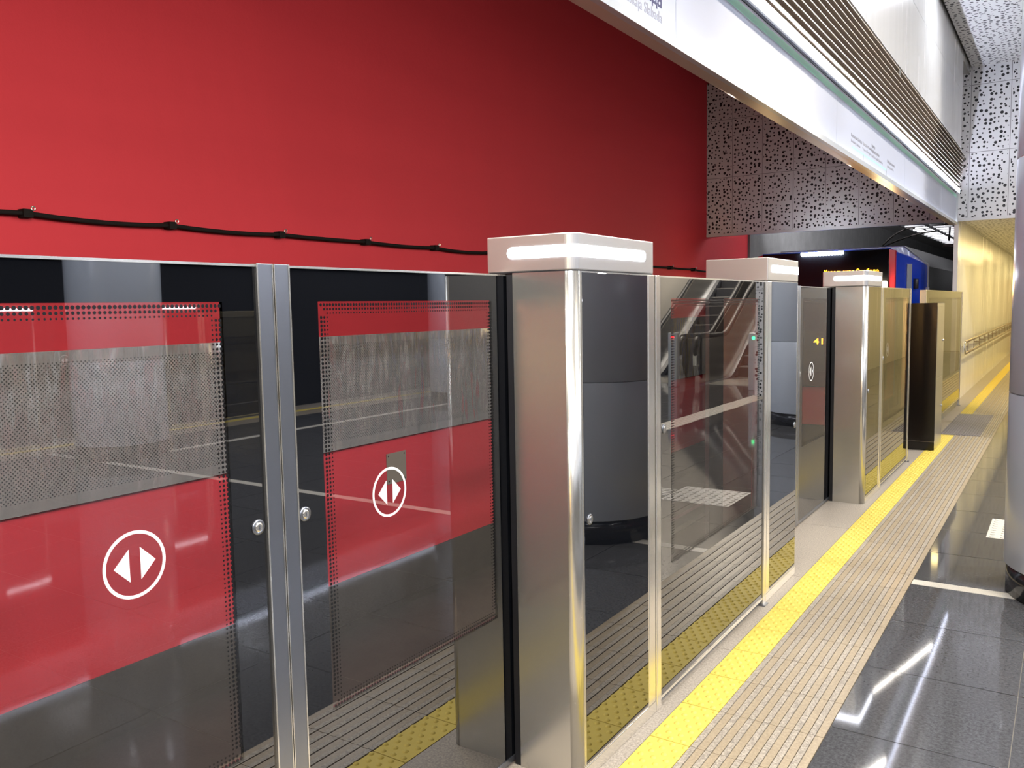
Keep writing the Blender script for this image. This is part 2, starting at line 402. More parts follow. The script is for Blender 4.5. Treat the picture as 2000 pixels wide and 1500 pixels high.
# ------------------------------------------------------------------ glass gates
H=1.657
def arc_poly(x_back,u1,r,s):
    """outline of a post: front at x=0, opening side at u=0 (rounded front corner), u grows away from the opening; s mirrors"""
    pts=[(x_back,0.)]
    for i in range(9):
        a=-pi/2+pi/2*i/8; pts.append((-r+r*cos(a),r+r*sin(a)))
    pts+=[(0,u1),(x_back,u1)]
    pts=[(x,s*u) for x,u in pts]
    return pts if s>0 else pts[::-1]
def lockset(x,y,z,parent,name='lock'):
    m=MB()
    def ring(r0,r1,xa,xb,mi):
        n=20; A=[]
        for (r,xx) in ((r0,xa),(r1,xa),(r1,xb),(r0,xb)): A.append([(xx,y+r*cos(2*pi*i/n),z+r*sin(2*pi*i/n)) for i in range(n)])
        m.loft(A+[A[0]],mi,True,caps=False)
    ring(.0105,.0175,x-.001,x+.003,1); 
    m.loft([[(xx,y+r*cos(2*pi*i/18),z+r*sin(2*pi*i/18)) for i in range(18)] for r,xx in ((.0105,x-.001),(.0105,x+.004),(.008,x+.0055),(.0001,x+.0055))],0,False)
    m.box(x+.005,x+.0062,y-.0016,y+.0016,z-.005,z+.005,1)
    return m.obj(name,[M_TRIM,M_STEEL_D],parent)
def dotted(x,ya,yb,za,zb,parent):
    m=MB(); p=.0104
    def put(y,z,r): m.disc_x(x,y,z,r,8,0)
    rad=(.0041,.0034,.0023); off=(.0085,.0190,.0292)
    ny=int((yb-ya-2*off[0])/p); 
    for k in range(ny+1):
        y=ya+off[0]+(yb-ya-2*off[0])*k/ny
        for o_,r in zip(off,rad):
            e=min(y-ya,yb-y)
            if e<o_-.002 : continue
            put(y,zb-o_,r); put(y,za+o_,r)
    nz=int((zb-za)/p)
    for k in range(nz+1):
        z=za+off[0]+(zb-za-2*off[0])*k/nz
        for o_,r in zip(off,rad):
            e=min(z-za,zb-z)
            if e<.0355: 
                continue
            put(ya+o_,z,r); put(yb-o_,z,r)
    o=m.obj('dotted_border',[M_DOTS],parent,fixn='no'); o['label']='rows of black dots round the clear window'
    return o
def pane(x,ya,yb,za,zb,win,parent,name='glass_pane',glass=None):
    """glass slab, front face at x; clear tinted window inside a black enamelled border"""
    m=MB(); t=.010
    wa,wb,va,vb=win
    Y=[ya,wa,wb,yb]; Z=[za,va,vb,zb]
    for i in range(3):
        for j in range(3):
            clear=(i==1 and j==1)
            q=[(x,Y[i],Z[j]),(x,Y[i+1],Z[j]),(x,Y[i+1],Z[j+1]),(x,Y[i],Z[j+1])]
            m.face(q,0 if clear else 1)
            m.face([(x-t,a[1],a[2]) for a in q[::-1]],2 if clear else 1)
    for q in ([(x,ya,za),(x-t,ya,za),(x-t,yb,za),(x,yb,za)],[(x,ya,zb),(x,yb,zb),(x-t,yb,zb),(x-t,ya,zb)],
              [(x,ya,za),(x,ya,zb),(x-t,ya,zb),(x-t,ya,za)],[(x,yb,za),(x-t,yb,za),(x-t,yb,zb),(x,yb,zb)]): m.face(q,1)
    o=m.obj(name,[glass or M_GLASS,M_BGLASS,M_GLASSB],parent,fixn='no')
    return o
def symbol(x,y,z,R,parent):
    m=MB(); n=48; w=.0065
    A=[]
    for r,xx in ((R,x),(R,x+.0006),(R-w,x+.0006),(R-w,x)):
        A.append([(xx,y+r*cos(2*pi*i/n),z+r*sin(2*pi*i/n)) for i in range(n)])
    m.loft(A,0,False,caps=False)
    for s in (-1,1):
        p=[(y+s*.012,z-.033),(y+s*.012,z+.033),(y+s*.045,z)]
        m.loft([[(x,a,c) for a,c in p],[(x+.0006,a,c) for a,c in p]],0)
    o=m.obj('door_symbol',[M_WHITE],parent); o['label']='white ring with two triangles pointing apart'
    return o
def sliding_door(y_mid,s,length,win,label,root=None,lock=True,group='sliding glass doors'):
    """leaf with its free edge at y_mid, running in direction s"""
    r=empty('platform_screen_door',label,'door',(0,y_mid,0),0,group)
    if root: r.matrix_world=root@r.matrix_basis
    X=-.26
    def yr(a,b): return (min(s*a,s*b),max(s*a,s*b))
    a,bq=yr(.046,length)
    wa,wb=yr(win[0],win[1])
    pane(X,a,bq,.03,H-.006,(wa,wb,.535,1.573),r)
    dotted(X+.0012,wa,wb,.535,1.573,r)
    m=MB(); m.box(X-.028,X+.006,*yr(.002,.046),.015,H+.002,0); m.obj('door_stile',[M_STEEL_D],r,.002)
    m=MB(); m.box(X-.026,X+.0072,*yr(.0015,.004),.015,H+.002,0); m.box(X-.026,X+.0072,*yr(.0445,.0485),.015,H+.002,0); m.obj('stile_edging',[M_TRIM],r)
    m=MB(); m.box(X-.028,X+.004,*yr(.046,length),H-.006,H-.0005,0); m.obj('top_edge',[M_TRIM],r)
    m=MB(); m.box(X-.028,X+.003,*yr(.046,length),.012,.030,0); m.obj('bottom_rail',[M_STEEL_D],r)
    if lock: lockset(X,s*.071,1.06,r,'door_lock')
    symbol(X+.0006,s*.378,1.055,.068,r)
    return r
def gate_post(y,s,label,root=None,locked=True,depth_light=.246,group='steel gate posts with lit caps',Ln=.595):
    r=empty('gate_post',label,'gate post',(0,y,0),0,group)
    if root: r.matrix_world=root@r.matrix_basis
    def yr(a,b): return (min(s*a,s*b),max(s*a,s*b))
    m=MB(); 
    P=arc_poly(-.228,Ln-.005,.034,s); m.prism(P,.0,H+.002,0)
    for i in range(len(m.f)): m.sm[i]=False
    o=m.obj('post_body',[M_STEEL],r,.0); o['label']='brushed steel post body with a rounded corner'
    for p in o.data.polygons:
        if abs(p.normal.z)<.1 and abs(p.normal.x)<.999 and abs(p.normal.y)<.999: p.use_smooth=True
    m=MB(); m.box(-.325,-.305,*yr(.13,Ln-.005),0,H,0); m.obj('rear_housing',[M_STEEL_D],r)
    m=MB(); m.box(-.304,-.2295,*yr(.30,Ln-.01),.0,H-.01,0); m.box(-.2535,-.2285,*yr(.004,.3),.0,H-.002,0); m.obj('slot_lining',[M_BLACK],r)
    m=MB(); m.prism(arc_poly(-.325,Ln-.005,.034,s),H+.0045,1.777,0); c=m.obj('post_cap',[M_CAP],r,.004)
    c['label']='pale satin steel cap'
    m=MB(); P2=[(x*.985-.002,y_) for x,y_ in arc_poly(-.320,Ln-.01,.034,s)]; m.prism(P2,H+.002,H+.006,0); m.obj('cap_gap',[M_BLACK],c)
    # light strip wrapping the corner
    path=[(0.,Ln-.075),(0.,.30),(0.,.034)]
    for i in range(1,9):
        a=0-pi/2*i/8; path.append((-.034+.034*cos(a),.034+.034*sin(a)))
    path+=[(-.12,0.),(-depth_light,0.)]
    # resample
    pts=[]; acc=0
    for (a,bb) in zip(path[:-1],path[1:]):
        L=math.dist(a,bb); n=max(1,int(L/.004))
        for k in range(n): pts.append((a[0]+(bb[0]-a[0])*k/n,a[1]+(bb[1]-a[1])*k/n))
    pts.append(path[-1]); cum=[0]
    for a,bb in zip(pts[:-1],pts[1:]): cum.append(cum[-1]+math.dist(a,bb))
    tot=cum[-1]; h=.0185; zc=1.722; rings=[]
    for i,(x,u) in enumerate(pts):
        d=min(cum[i],tot-cum[i]); hh=h if d>=h else sqrt(max(1e-8,h*h-(h-d)**2))
        i0,i1=max(i-1,0),min(i+1,len(pts)-1); tx,tu=pts[i1][0]-pts[i0][0],pts[i1][1]-pts[i0][1]; q=math.hypot(tx,tu)
        nx,nu=-tu/q,tx/q
        nx,nu=(nx,nu) if (nx*1-nu*1)>0 else (-nx,-nu)
        e=.0022
        rings.append([(x+nx*-.002,s*(u+nu*-.002),zc-hh),(x+nx*e,s*(u+nu*e),zc-hh),(x+nx*e,s*(u+nu*e),zc+hh),(x-nx*.002,s*(u-nu*.002),zc+hh)])
    m=MB(); m.loft(rings,0); l=m.obj('light_strip',[M_CAPLIGHT],c); l['label']='glowing white strip wrapped round the cap corner'
    # front panel of black glass
    m=MB(); ya,yb=yr(.043,.531); m.box(-.008,.0025,ya,yb,.052,H-.002,0); f=m.obj('front_panel',[M_BGLASS],r,.001); f['label']='black mirror glass panel'
    m=MB(); ya,yb=yr(.040,.534)
    m.box(-.008,.0018,ya,yb,.047,.052,0); m.box(-.008,.0018,ya,ya+.003,.052,H-.002,0); m.box(-.008,.0018,yb-.003,yb,.052,H-.002,0); m.obj('panel_edging',[M_TRIM],r)
    m=MB(); m.box(-.225,.0045,*yr(.036,Ln),0,.046,0); m.obj('base_plate',[M_TRIM],r,.003)
    m=MB(); m.box(-.04,.004,*yr(.536,Ln-.002),.046,H,0); m.obj('panel_jamb',[M_TRIM],r,.003)
    lockset(.0025,s*.078,.865,r,'panel_lock')
    return r
def fixed_screen(ya,yb,label,root=None,x=0.,group='fixed glass screens',win=None,posts=True,zb=.03,lock=True):
    r=empty('fixed_glass_screen',label,'glass screen',(x,ya,0),0,group)
    if root: r.matrix_world=root@r.matrix_basis
    L=yb-ya
    p0=.045 if posts else .004
    w=win or (.155,L-.12)
    pane(.0,p0,L-p0,zb+.012,H-.006,(w[0],w[1],.535,1.573),r,glass=M_GLASS_S)
    dotted(.0012,w[0],w[1],.535,1.573,r)
    m=MB(); m.box(-.03,.003,p0,L-p0,H-.006,H,0); m.obj('top_edge',[M_TRIM],r)
    m=MB(); m.box(-.028,.002,p0,L-p0,zb,zb+.012,0); m.box(-.05,-.02,p0,L-p0,.0,zb,1); m.obj('bottom_rail',[M_TRIM,M_STEEL_D],r)
    if posts:
        for a,bq in ((.002,.045),(L-.045,L-.002)):
            m=MB(); m.box(-.06,.006,a,bq,0,H+.001,0); m.obj('screen_post',[M_TRIM],r,.003)
    if posts:
        m=MB(); m.box(-.07,.020,L-.06,L-.002,0,.006,0); m.obj('foot_plate',[M_STEEL_D],r)
    if lock: lockset(.0,.085,1.08,r,'screen_lock')
    return r
gate_post(.375,-1,'steel gate post with lit cap at the very left, mostly outside the picture')
sliding_door(1.336,-1,1.10,(.140,.886),'left leaf of the closed sliding glass door nearest the camera, cut by the picture edge')
sliding_door(1.336,1,1.10,(.140,.886),'right leaf of the nearest sliding glass door, meeting the big steel post')
gate_post(2.295,1,'largest steel gate post, nearest the camera, its lit cap wrapping the near corner')
fixed_screen(2.892,4.278,'fixed glass screen between the two nearest lit steel posts, mirroring the escalators')
gate_post(4.875,-1,'second lit steel gate post, its plain pinkish cap side turned to the camera')
sliding_door(5.835,-1,1.08,(.140,.86),'left leaf of the second sliding door, hidden edge-on behind the first fixed screen')
sliding_door(5.835,1,1.08,(.140,.86),'narrow-looking right leaf of the second sliding door, before the third lit post')
gate_post(6.785,1,'third steel gate post, lit cap in front of the blue train')
fixed_screen(7.382,8.84,'fixed glass screen between the third lit post and the black cabinet')
sliding_door(8.845,1,1.42,(.140,.9),'glass leaf behind the black cabinet, only its top edge in sight',lock=False)
fixed_screen(10.24,13.97,'last glass screen past the black cabinet, ending at the yellow passage wall',x=-.055,zb=.10,win=(.3,3.5),lock=False)
# far platform edge, turned to face us
RT=Matrix.Translation((PW,0,0))@Matrix.Rotation(pi,4,'Z')
RG=RT@Matrix.Diagonal((1,1,.945,1))
def opp(y): return -y
FG='far platform gates seen as reflections'
for y,s,l in ((5.25,1,'lit gate post of the far platform nearest the mirror image of the first door'),(6.95,-1,'second lit gate post of the far platform, seen mirrored in the left glass door')):
    gate_post(-y,s,l,RG,group=FG)
fixed_screen(-9.2,-7.55,'fixed glass screen of the far platform, seen mirrored in the near glass',RG,group=FG)
fixed_screen(-4.65,-3.0,'fixed glass screen at the left of the far platform, seen mirrored',RG,group=FG)
sliding_door(-6.1,1,.98,(.14,.86),'left sliding leaf of the far platform gate, seen mirrored',RG,group=FG)
sliding_door(-6.1,-1,.98,(.14,.86),'right sliding leaf of the far platform gate, seen mirrored',RG,group=FG)

# ------------------------------------------------------------------ text helper
def text_mesh(body,size,name,mat,parent,ox,right_y,base_z,width=None,align='RIGHT',bold=0.):
    """lettering on a plane x=ox facing +x, reading along +y"""
    cu=bpy.data.curves.new(name,'FONT'); cu.body=body; cu.size=size; cu.align_x=align; cu.extrude=.0006; cu.offset=bold; cu.resolution_u=3
    o=bpy.data.objects.new('tmp',cu); COL.objects.link(o)
    bpy.context.view_layer.update()
    dg=bpy.context.evaluated_depsgraph_get(); me=bpy.data.meshes.new_from_object(o.evaluated_get(dg))
    bpy.data.objects.remove(o); 
    xsn=[v.co.x for v in me.vertices]; sx=1.
    if width and xsn: sx=width/(max(xsn)-min(xsn))
    for v in me.vertices:
        x,y,z=v.co; v.co=(ox+z+.0008,right_y+x*sx,base_z+y)
    me.materials.clear(); me.materials.append(mat); me.name=name
    q=bpy.data.objects.new(name,me); COL.objects.link(q)
    if parent: q.parent=parent
    return q

# ------------------------------------------------------------------ sign fascia over the gates
def fascia(label,root=None,texts=False,group=None):
    r=empty('sign_fascia',label,'sign',(0,0,0),0,group)
    XF=-.17; seams=[-8.33,-5.37,-2.41,.55,3.51,6.47,9.43,12.39,13.96]; Y0=seams[0]; Y1=seams[-1]
    for i,(a,bq) in enumerate(zip(seams[:-1],seams[1:])):
        m=MB(); m.box(XF-.02,XF,a+.002,bq-.002,2.655,3.075,0); p=m.obj('sign_panel',[M_SIGN],r)
        if texts and i==3:
            p['label']='white sign panel with the station name'
            text_mesh('Раманаўская Слабада',.088,'station_name',M_TEXT,p,XF,3.363,2.760,bold=.0012)
            text_mesh('Ramanaŭskaja Slabada',.060,'station_name_latin',M_TEXTG,p,XF,3.363,2.700)
        if texts and i==5:
            p['label']='white sign panel with the line map'
            m=MB(); m.box(XF,XF+.001,6.985,8.43,2.722,2.736,0); q=m.obj('map_line',[M_GREEN],p)
            m=MB(); m.box(XF,XF+.0012,7.40,7.412,2.66,2.728,0); m.box(XF,XF+.0012,8.43,8.443,2.655,2.74,0); m.obj('interchange_line',[M_TEXTG],p)
            for yy,lines in ((6.94,('Кавальская Слабада','Kavaĺskaja Slabada')),(7.37,('Вакзальная','Vakzaĺnaja')),(7.74,('Плошча','Францішка Багушэвіча','Plošča Franciška Bahuševiča')),(8.46,('Юбілейная плошча','Jubiliejnaja plošča'))):
                z=2.80 if len(lines)==2 else 2.835
                for k,t in enumerate(lines):
                    text_mesh(t,.038 if k<len(lines)-1 else .030,'map_station_name',M_TEXTG,p,XF,yy,z-.04*k,align='LEFT',width={0:.40,1:.34,2:.5}[k] if len(t)>9 else None)
    m=MB(); m.box(XF,XF+.0015,Y0,Y1,3.014,3.058,0); m.obj('green_stripe',[M_GREEN],r)
    m=MB(); m.box(XF-.065,XF-.022,Y0,Y1,2.632,3.085,0); m.obj('fascia_back',[M_STEEL_D],r)
    m=MB(); m.box(XF-.065,XF-.004,Y0,Y1,2.620,2.632,0); o=m.obj('soffit',[M_SOFF],r); o['label']='brushed steel underside'
    m=MB(); m.box(XF-.004,XF+.026,Y0,Y1,2.620,2.632,0); m.box(XF+.020,XF+.026,Y0,Y1,2.632,2.657,0); m.box(XF-.004,XF+.026,Y1-.004,Y1,2.62,3.08,0); o=m.obj('bottom_lip',[M_SIGNEDGE],r); o['label']='pale grey lower lip'
    m=MB(); m.face([(XF+.003,Y0,2.634),(XF+.018,Y0,2.634),(XF+.018,Y1,2.634),(XF+.003,Y1,2.634)]); o=m.obj('edge_light',[M_EDGE],r,fixn='no')
    m=MB(); m.box(XF-.065,XF-.002,Y0,Y1,3.082,3.13,0); m.obj('shadow_gap',[M_BLACK],r)
    if root: r.matrix_world=root@r.matrix_basis
    return r
def led_strip(label,root=None):
    r=empty('led_light_strip',label,'light strip',(0,0,0))
    m=MB(); m.box(-.104,-.0925,-8.3,13.62,3.027,3.083,0); m.obj('strip_housing',[M_SIGNEDGE],r)
    m=MB(); m.face([(-.0915,-8.3,3.031),(-.0915,13.6,3.031),(-.0915,13.6,3.080),(-.0915,-8.3,3.080)],0)
    m.obj('strip_diffuser',[M_LED],r,fixn='no')
    m=MB(); m.face([(-.0910,-8.3,3.0835),(-.0850,-8.3,3.0835),(-.0850,13.6,3.0835),(-.0910,13.6,3.0835)],0); m.obj('uplight_strip',[M_UP],r,fixn='no')
    m=MB(); m.box(-.092,-.0845,-8.3,13.6,3.0805,3.083,0); m.obj('strip_ledge',[M_SIGNEDGE],r)
    if root: r.matrix_world=root@r.matrix_basis
def louvre(label,root=None):
    r=empty('louvre_grille',label,'grille',(0,0,0))
    m=MB(); m.box(-.198,-.19,-8.3,13.6,3.14,3.54,0); m.obj('grille_back',[plain('grille_back',(.10,.09,.08),.6)],r)
    m=MB(); n=11
    for i in range(n):
        z=3.100+i*.0443; xf=-.0945+.0058*i
        P=[(max(xf-.09,-.168),z-.002),(xf+.0015,z-.010),(xf+.0015,z-.004),(max(xf-.09,-.168),z+.004)]
        m.loft([[(x,-8.3,zz) for x,zz in P],[(x,13.58,zz) for x,zz in P]],0)
        P=[(xf,z-.0105),(xf+.0027,z-.0105),(xf+.0027,z-.0035),(xf,z-.0035)]
        m.loft([[(x,-8.3,zz) for x,zz in P],[(x,13.6,zz) for x,zz in P]],1)
    o=m.obj('grille_slats',[M_LOUV,M_LOUVE],r)
    m=MB()
    for k in range(13):
        m.box(-.185,-.11,-7.5+k*1.65,-7.485+k*1.65,3.14,3.54,0)
    m.obj('grille_rib',[M_LOUV],r)
    m=MB(); m.box(-.06,-.032,8.15,8.20,3.49,3.55,0); m.obj('grille_clip',[M_TRIM],r)
    if root: r.matrix_world=root@r.matrix_basis
fascia('long white lit sign band with a green stripe over the near gates',texts=True)
led_strip('thin bright white light strip between the sign band and the grille')
louvre('dark horizontal louvre grille above the white sign band')
fascia('white sign band over the far platform gates, seen only as a mirrored glow',root=RT@Matrix.Translation((0,-8,0)))
led_strip('light strip over the far platform, seen only as a mirrored glow',root=RT@Matrix.Translation((0,-8,0)))
# white bulkhead panels over the grille
m=MB(); ys_=[-8.3,-5.3,-2.3,.7,3.7,6.7,9.7,12.98]
for a,bq in zip(ys_[:-1],ys_[1:]):
    m.box(-.20,-.03,a+.0008,bq-.0008,3.555,4.275,0); m.box(-.20,-.03,a+.0008,bq-.0008,4.278,4.746,0)
m.box(-.20,-.045,-8.3,12.97,3.56,4.74,0)
struct(m.obj('wall_bulkhead',[M_PANW],bevel=.0),'glossy white bulkhead panels above the louvre grille')
m=MB(); m.box(-.26,-.05,-12,14,4.748,5.6,0); m.box(-.26,-.235,-12,13.9,3.5,4.748,0); struct(m.obj('wall_bulkhead_back',[plain('bulkhead_gap',(.35,.34,.32),.7)]))
m=MB(); m.box(PW+.03,PW+.2,-12,14,3.1,5.6,0); struct(m.obj('wall_bulkhead_far',[M_PANW]))

# ------------------------------------------------------------------ things on the red wall
r=empty('perforated_steel_band','wide perforated stainless band along the lower red wall behind the glass','wall panel',(0,0,0))
for a,bq in ((-7.13,-2.53),(-2.53,2.07),(2.07,6.67),(6.67,11.27),(11.27,15.87)):
    m=MB(); m.box(-3.943,-3.905,a+.003,bq-.003,.365,1.335,0); m.obj('steel_sheet',[M_BAND],r,.002)
r=empty('wall_cable','black cable clipped along the red wall above the glass doors','cable',(0,0,0))
ct=[2.677+.967*k for k in range(-8,14)]
pts=[]
for k in range(len(ct)-1):
    z0=2.155-.004*(ct[k]-2.677); 
    for q in range(6):
        t=q/6; y=ct[k]+.967*t; pts.append((-3.90,y,2.155-.0043*(y-2.677)-.012*4*t*(1-t)*(1+.6*math.sin(k*1.7))))
m=MB(); m.tube(pts,.015,8); m.obj('cable_run',[M_CABLE],r)
for y in ct[:-1]:
    z=2.155-.0043*(y-2.677)
    m=MB(); m.box(-3.944,-3.875,y-.03,y+.025,z-.026,z+.024,0)
    n=12; A=[[(-3.872+dx,y+.022+rr*cos(2*pi*i/n),z+.028+rr*sin(2*pi*i/n)) for i in range(n)] for rr,dx in ((.015,0),(.015,.006),(.008,.006),(.008,0))]
    m.loft(A+[A[0]],1,True,caps=False)
    m.obj('cable_clip',[M_CABLE,M_TRIM],r)
m=MB(); m.box(-3.944,-3.937,5.79,6.06,-.06,.225,0)
p=m.obj('wall_plate',[M_PLATE],bevel=.001); tag(p,'small bare metal plate on the red wall behind the door symbol','metal plate',kind='thing')
m=MB()
for a in (5.815,6.035):
    for z in (-.035,.20): m.disc_x(-3.9362,a,z,.008,8)
m.obj('plate_screw',[M_CABLE],p,fixn='no')
for i,x in enumerate((-1.25,-2.75)):
    m=MB(); P=[(-.07,0),(.07,0),(.07,.012),(.012,.03),(.012,.11),(.035,.12),(.035,.15),(-.035,.15),(-.035,.12),(-.012,.11),(-.012,.03),(-.07,.012)]
    m.loft([[(x+a,-14,-1.25+c) for a,c in P],[(x+a,50,-1.25+c) for a,c in P]],0)
    tag(m.obj('track_rail',[M_STEEL_D]),'steel running rail %s in the track bed'%('nearer the platform' if i==0 else 'nearer the red wall'),'rail',kind='thing')

# ------------------------------------------------------------------ columns
def column(x,y,label,top=ZC-.002):
    r=empty('round_column',label,'column',(x,y,0),0,'round grey columns')
    R=.482; m=MB(); zs=[.155,1.06,2.26,3.46,top]
    for a,bq in zip(zs[:-1],zs[1:]): m.cyl((0,0),R,a+.003,bq-.003,72)
    o=m.obj('column_shaft',[M_COL],r,.002)
    m=MB(); m.cyl((0,0),R-.006,.155,top,48); m.obj('joint_ring',[M_TRIM],r)
    m=MB(); m.cyl((0,0),R-.012,0.004,.155,72); m.obj('plinth',[M_PLINTH],r)
column(1.497,5.2,'tall round grey column cut off by the right edge of the picture')
column(1.535,11.15,'round grey column farther along the near row, seen mirrored in the second post')
column(PW-1.4,5.40,'round grey column of the far row, seen mirrored in the left glass door')
column(PW-1.4,11.6,'second round grey column of the far row, seen mirrored in the right door leaf')

# ------------------------------------------------------------------ black cabinet
r=empty('equipment_cabinet','black glossy cabinet with steel side, standing out past the last lit post','cabinet',(0,0,0))
m=MB(); m.box(-.138,.141,9.575,10.17,.007,1.515,0); m.obj('cabinet_body',[M_STEEL],r,.004)
m=MB(); m.box(-.142,.145,9.566,9.576,.095,1.517,0); o=m.obj('front_board',[M_BLACKGLOSS],r,.001); o['label']='black glossy front'
m=MB(); m.box(-.142,.145,9.566,9.576,.007,.091,0); m.obj('kick_board',[M_BLACKGLOSS],r,.001)
m=MB(); m.box(.141,.1445,9.60,10.14,.76,1.48,0); d=m.obj('cabinet_door',[M_STEEL],r,.001)
m=MB(); m.cyl((0,0),.012,0,.01,12); k=m.obj('door_latch',[M_CHROME],d); k.location=(.1445,10.08,1.12); k.rotation_euler=(0,pi/2,0)
m=MB(); m.box(.141,.1445,9.60,10.14,.10,.735,0); d=m.obj('cabinet_door',[M_STEEL],r,.001)
m=MB(); m.cyl((0,0),.012,0,.01,12); k=m.obj('door_latch',[M_CHROME],d); k.location=(.1445,10.08,.42); k.rotation_euler=(0,pi/2,0)

# ------------------------------------------------------------------ train
r=empty('metro_train','metro train with blue and red front coming in from the tunnel','train',(0,0,0))
cx=-1.90
def sec(y,hw,sh,hr,rt):  # half width, shoulder z, roof half width, roof z
    return [(cx-hw,y,-.35),(cx+hw,y,-.35),(cx+hw,y,.6),(cx+hw,y,sh),(cx+hr,y,rt),(cx-hr,y,rt),(cx-hw,y,sh),(cx-hw,y,.6)]
m=MB(); m.loft([sec(14.62,1.28,2.07,.95,2.40),sec(32,1.28,2.07,.95,2.40)],0); o=m.obj('car_body',[M_TDARK],r)
m=MB(); A=[sec(13.52,1.0,2.27,.93,2.315),sec(13.95,1.10,2.215,.95,2.34),sec(14.45,1.27,2.105,.95,2.38),sec(14.60,1.30,2.075,.95,2.39)]
m.loft(A,0); o=m.obj('cab_shell',[M_BLUE],r,.02); o['label']='glossy blue cab side'
m=MB(); m.loft([sec(14.585,1.315,2.09,.955,2.40),sec(14.64,1.315,2.09,.955,2.40)],0); m.obj('cab_rear_edge',[M_TGREY],r)
m=MB(); m.loft([[(cx-.93,13.36,.25),(cx+.93,13.36,.25),(cx+.93,13.53,.25),(cx-.93,13.53,.25)],[(cx-.93,13.40,1.5),(cx+.93,13.40,1.5),(cx+.93,13.53,1.5),(cx-.93,13.53,1.5)],[(cx-.93,13.50,2.300),(cx+.93,13.50,2.300),(cx+.93,13.53,2.300),(cx-.93,13.53,2.300)]],0); o=m.obj('windscreen',[M_WIND],r,.01)
m=MB(); m.loft([[(cx+.925,13.475,-.3),(cx+.925,13.475,2.29),(cx+1.005,13.50,2.28),(cx+1.005,13.50,-.3)],[(cx+.925,13.53,-.3),(cx+.925,13.53,2.30),(cx+1.012,13.56,2.275),(cx+1.012,13.56,-.3)]],0); o=m.obj('corner_stripe',[M_TRED],r); o['label']='red corner stripe'
m=MB(); m.loft([[(cx-.925,13.475,-.3),(cx-1.005,13.50,-.3),(cx-1.005,13.50,2.28),(cx-.925,13.475,2.29)],[(cx-.925,13.53,-.3),(cx-1.012,13.56,-.3),(cx-1.012,13.56,2.275),(cx-.925,13.53,2.30)]],0); m.obj('corner_stripe',[M_TRED],r)
m=MB(); m.box(cx-.93,cx+.93,13.46,13.52,-.35,.25,0); o=m.obj('front_apron',[M_TRED],r,.01)
m=MB(); m.loft([[(cx+1.103,13.93,-.3),(cx+1.103,13.93,2.09),(cx+1.145,14.06,2.09),(cx+1.145,14.06,-.3)],[(cx+1.112,13.93,-.3),(cx+1.112,13.93,2.09),(cx+1.154,14.06,2.09),(cx+1.154,14.06,-.3)]],0); o=m.obj('side_band',[M_TGREY],r); o['label']='pale grey upright band on the blue side'
m=MB(); m.box(-2.23,-1.615,13.46,13.51,2.262,2.302,0)
for i in range(14): m.box(-2.225+i*.0433,-2.205+i*.0433,13.46,13.51,2.250,2.262,0)
o=m.obj('light_bar',[M_TLED],r); o['label']='bright white light bar over the windscreen'
m=MB()
m.box(-1.105,-.985,13.38,13.43,1.66,1.83,0); o=m.obj('headlight',[M_HEAD],r,.01); o['label']='warm white headlight'
m=MB(); m.box(-2.815,-2.695,13.38,13.43,1.66,1.83,0); m.obj('headlight',[M_HEAD],r,.01)
def led_text(body,xl,xr,z0,h,y,name,bold):
    cu=bpy.data.curves.new(name,'FONT'); cu.body=body; cu.size=1; cu.extrude=.002; cu.offset=bold; cu.resolution_u=2
    o=bpy.data.objects.new('tmp',cu); COL.objects.link(o); bpy.context.view_layer.update()
    dg=bpy.context.evaluated_depsgraph_get(); me=bpy.data.meshes.new_from_object(o.evaluated_get(dg)); bpy.data.objects.remove(o)
    X=[v.co.x for v in me.vertices]; 
    for v in me.vertices:
        x,yy,z=v.co; v.co=(xl+(x-min(X))/(max(X)-min(X))*(xr-xl),y-z,z0+yy*h)
    me.materials.clear(); me.materials.append(M_ORANGE); q=bpy.data.objects.new(name,me); COL.objects.link(q); q.parent=r
    return q
led_text('Кавальская Слабада',-1.875,-1.105,1.938,.12,13.43,'destination_display',.006)['label']='orange lit destination lettering'
led_text('41',-2.00,-1.865,.905,.13,13.365,'number_display',.004)['label']='orange lit number 41'
m=MB(); m.cyl((0,0),.035,0,.15,16); o=m.obj('cab_camera',[M_TDARK],r,.006); o.location=(-.70,14.15,1.72)
m=MB(); m.box(-.60,-.55,14.40,14.48,1.62,1.74,0); m.obj('mirror_arm',[M_TGREY],r,.01)

# cables and ladder in the tunnel mouth
r=empty('cable_ladder','black cable ladder hung under the tunnel roof above the train','cable ladder',(0,0,0))
for x in (-1.12,-.76,-.40):
    m=MB(); m.box(x-.012,x+.012,14.1,26,2.76,2.80,0); m.obj('ladder_rail',[M_LADDER],r)
for k in range(26):
    m=MB(); m.box(-1.12,-.40,14.3+k*.45,14.33+k*.45,2.765,2.79,0); m.obj('ladder_rung',[M_LADDER],r)
for k in range(4):
    for x in (-1.12,-.40):
        m=MB(); m.box(x-.008,x+.008,15+k*3,15.016+k*3,2.80,3.87,0); m.obj('hanger_rod',[M_LADDER],r)
def droop(p0,p1,sag,label,rad=.014):
    m=MB(); pts=[]
    for i in range(17):
        t=i/16; p=Vector(p0).lerp(Vector(p1),t); p.z-=sag*4*t*(1-t); pts.append(p)
    m.tube(pts,rad,8); tag(m.obj('hanging_cable',[M_CABLE]),label,'cable','cables in the tunnel mouth','thing')
droop((-.9,16.5,2.77),(-1.35,15.0,2.42),-.14,'upper of two black cables arching from the cable ladder to the train roof')
droop((-.75,17.0,2.77),(-1.33,15.05,2.42),-.05,'lower of two black cables arching from the cable ladder to the train roof')
droop((-.75,18.5,2.77),(-.42,15.6,2.72),.14,'black cable sagging under the cable ladder at the right')
r=empty('cable_bracket','dark equipment bracket beside the train under the cable ladder','bracket',(0,0,0))
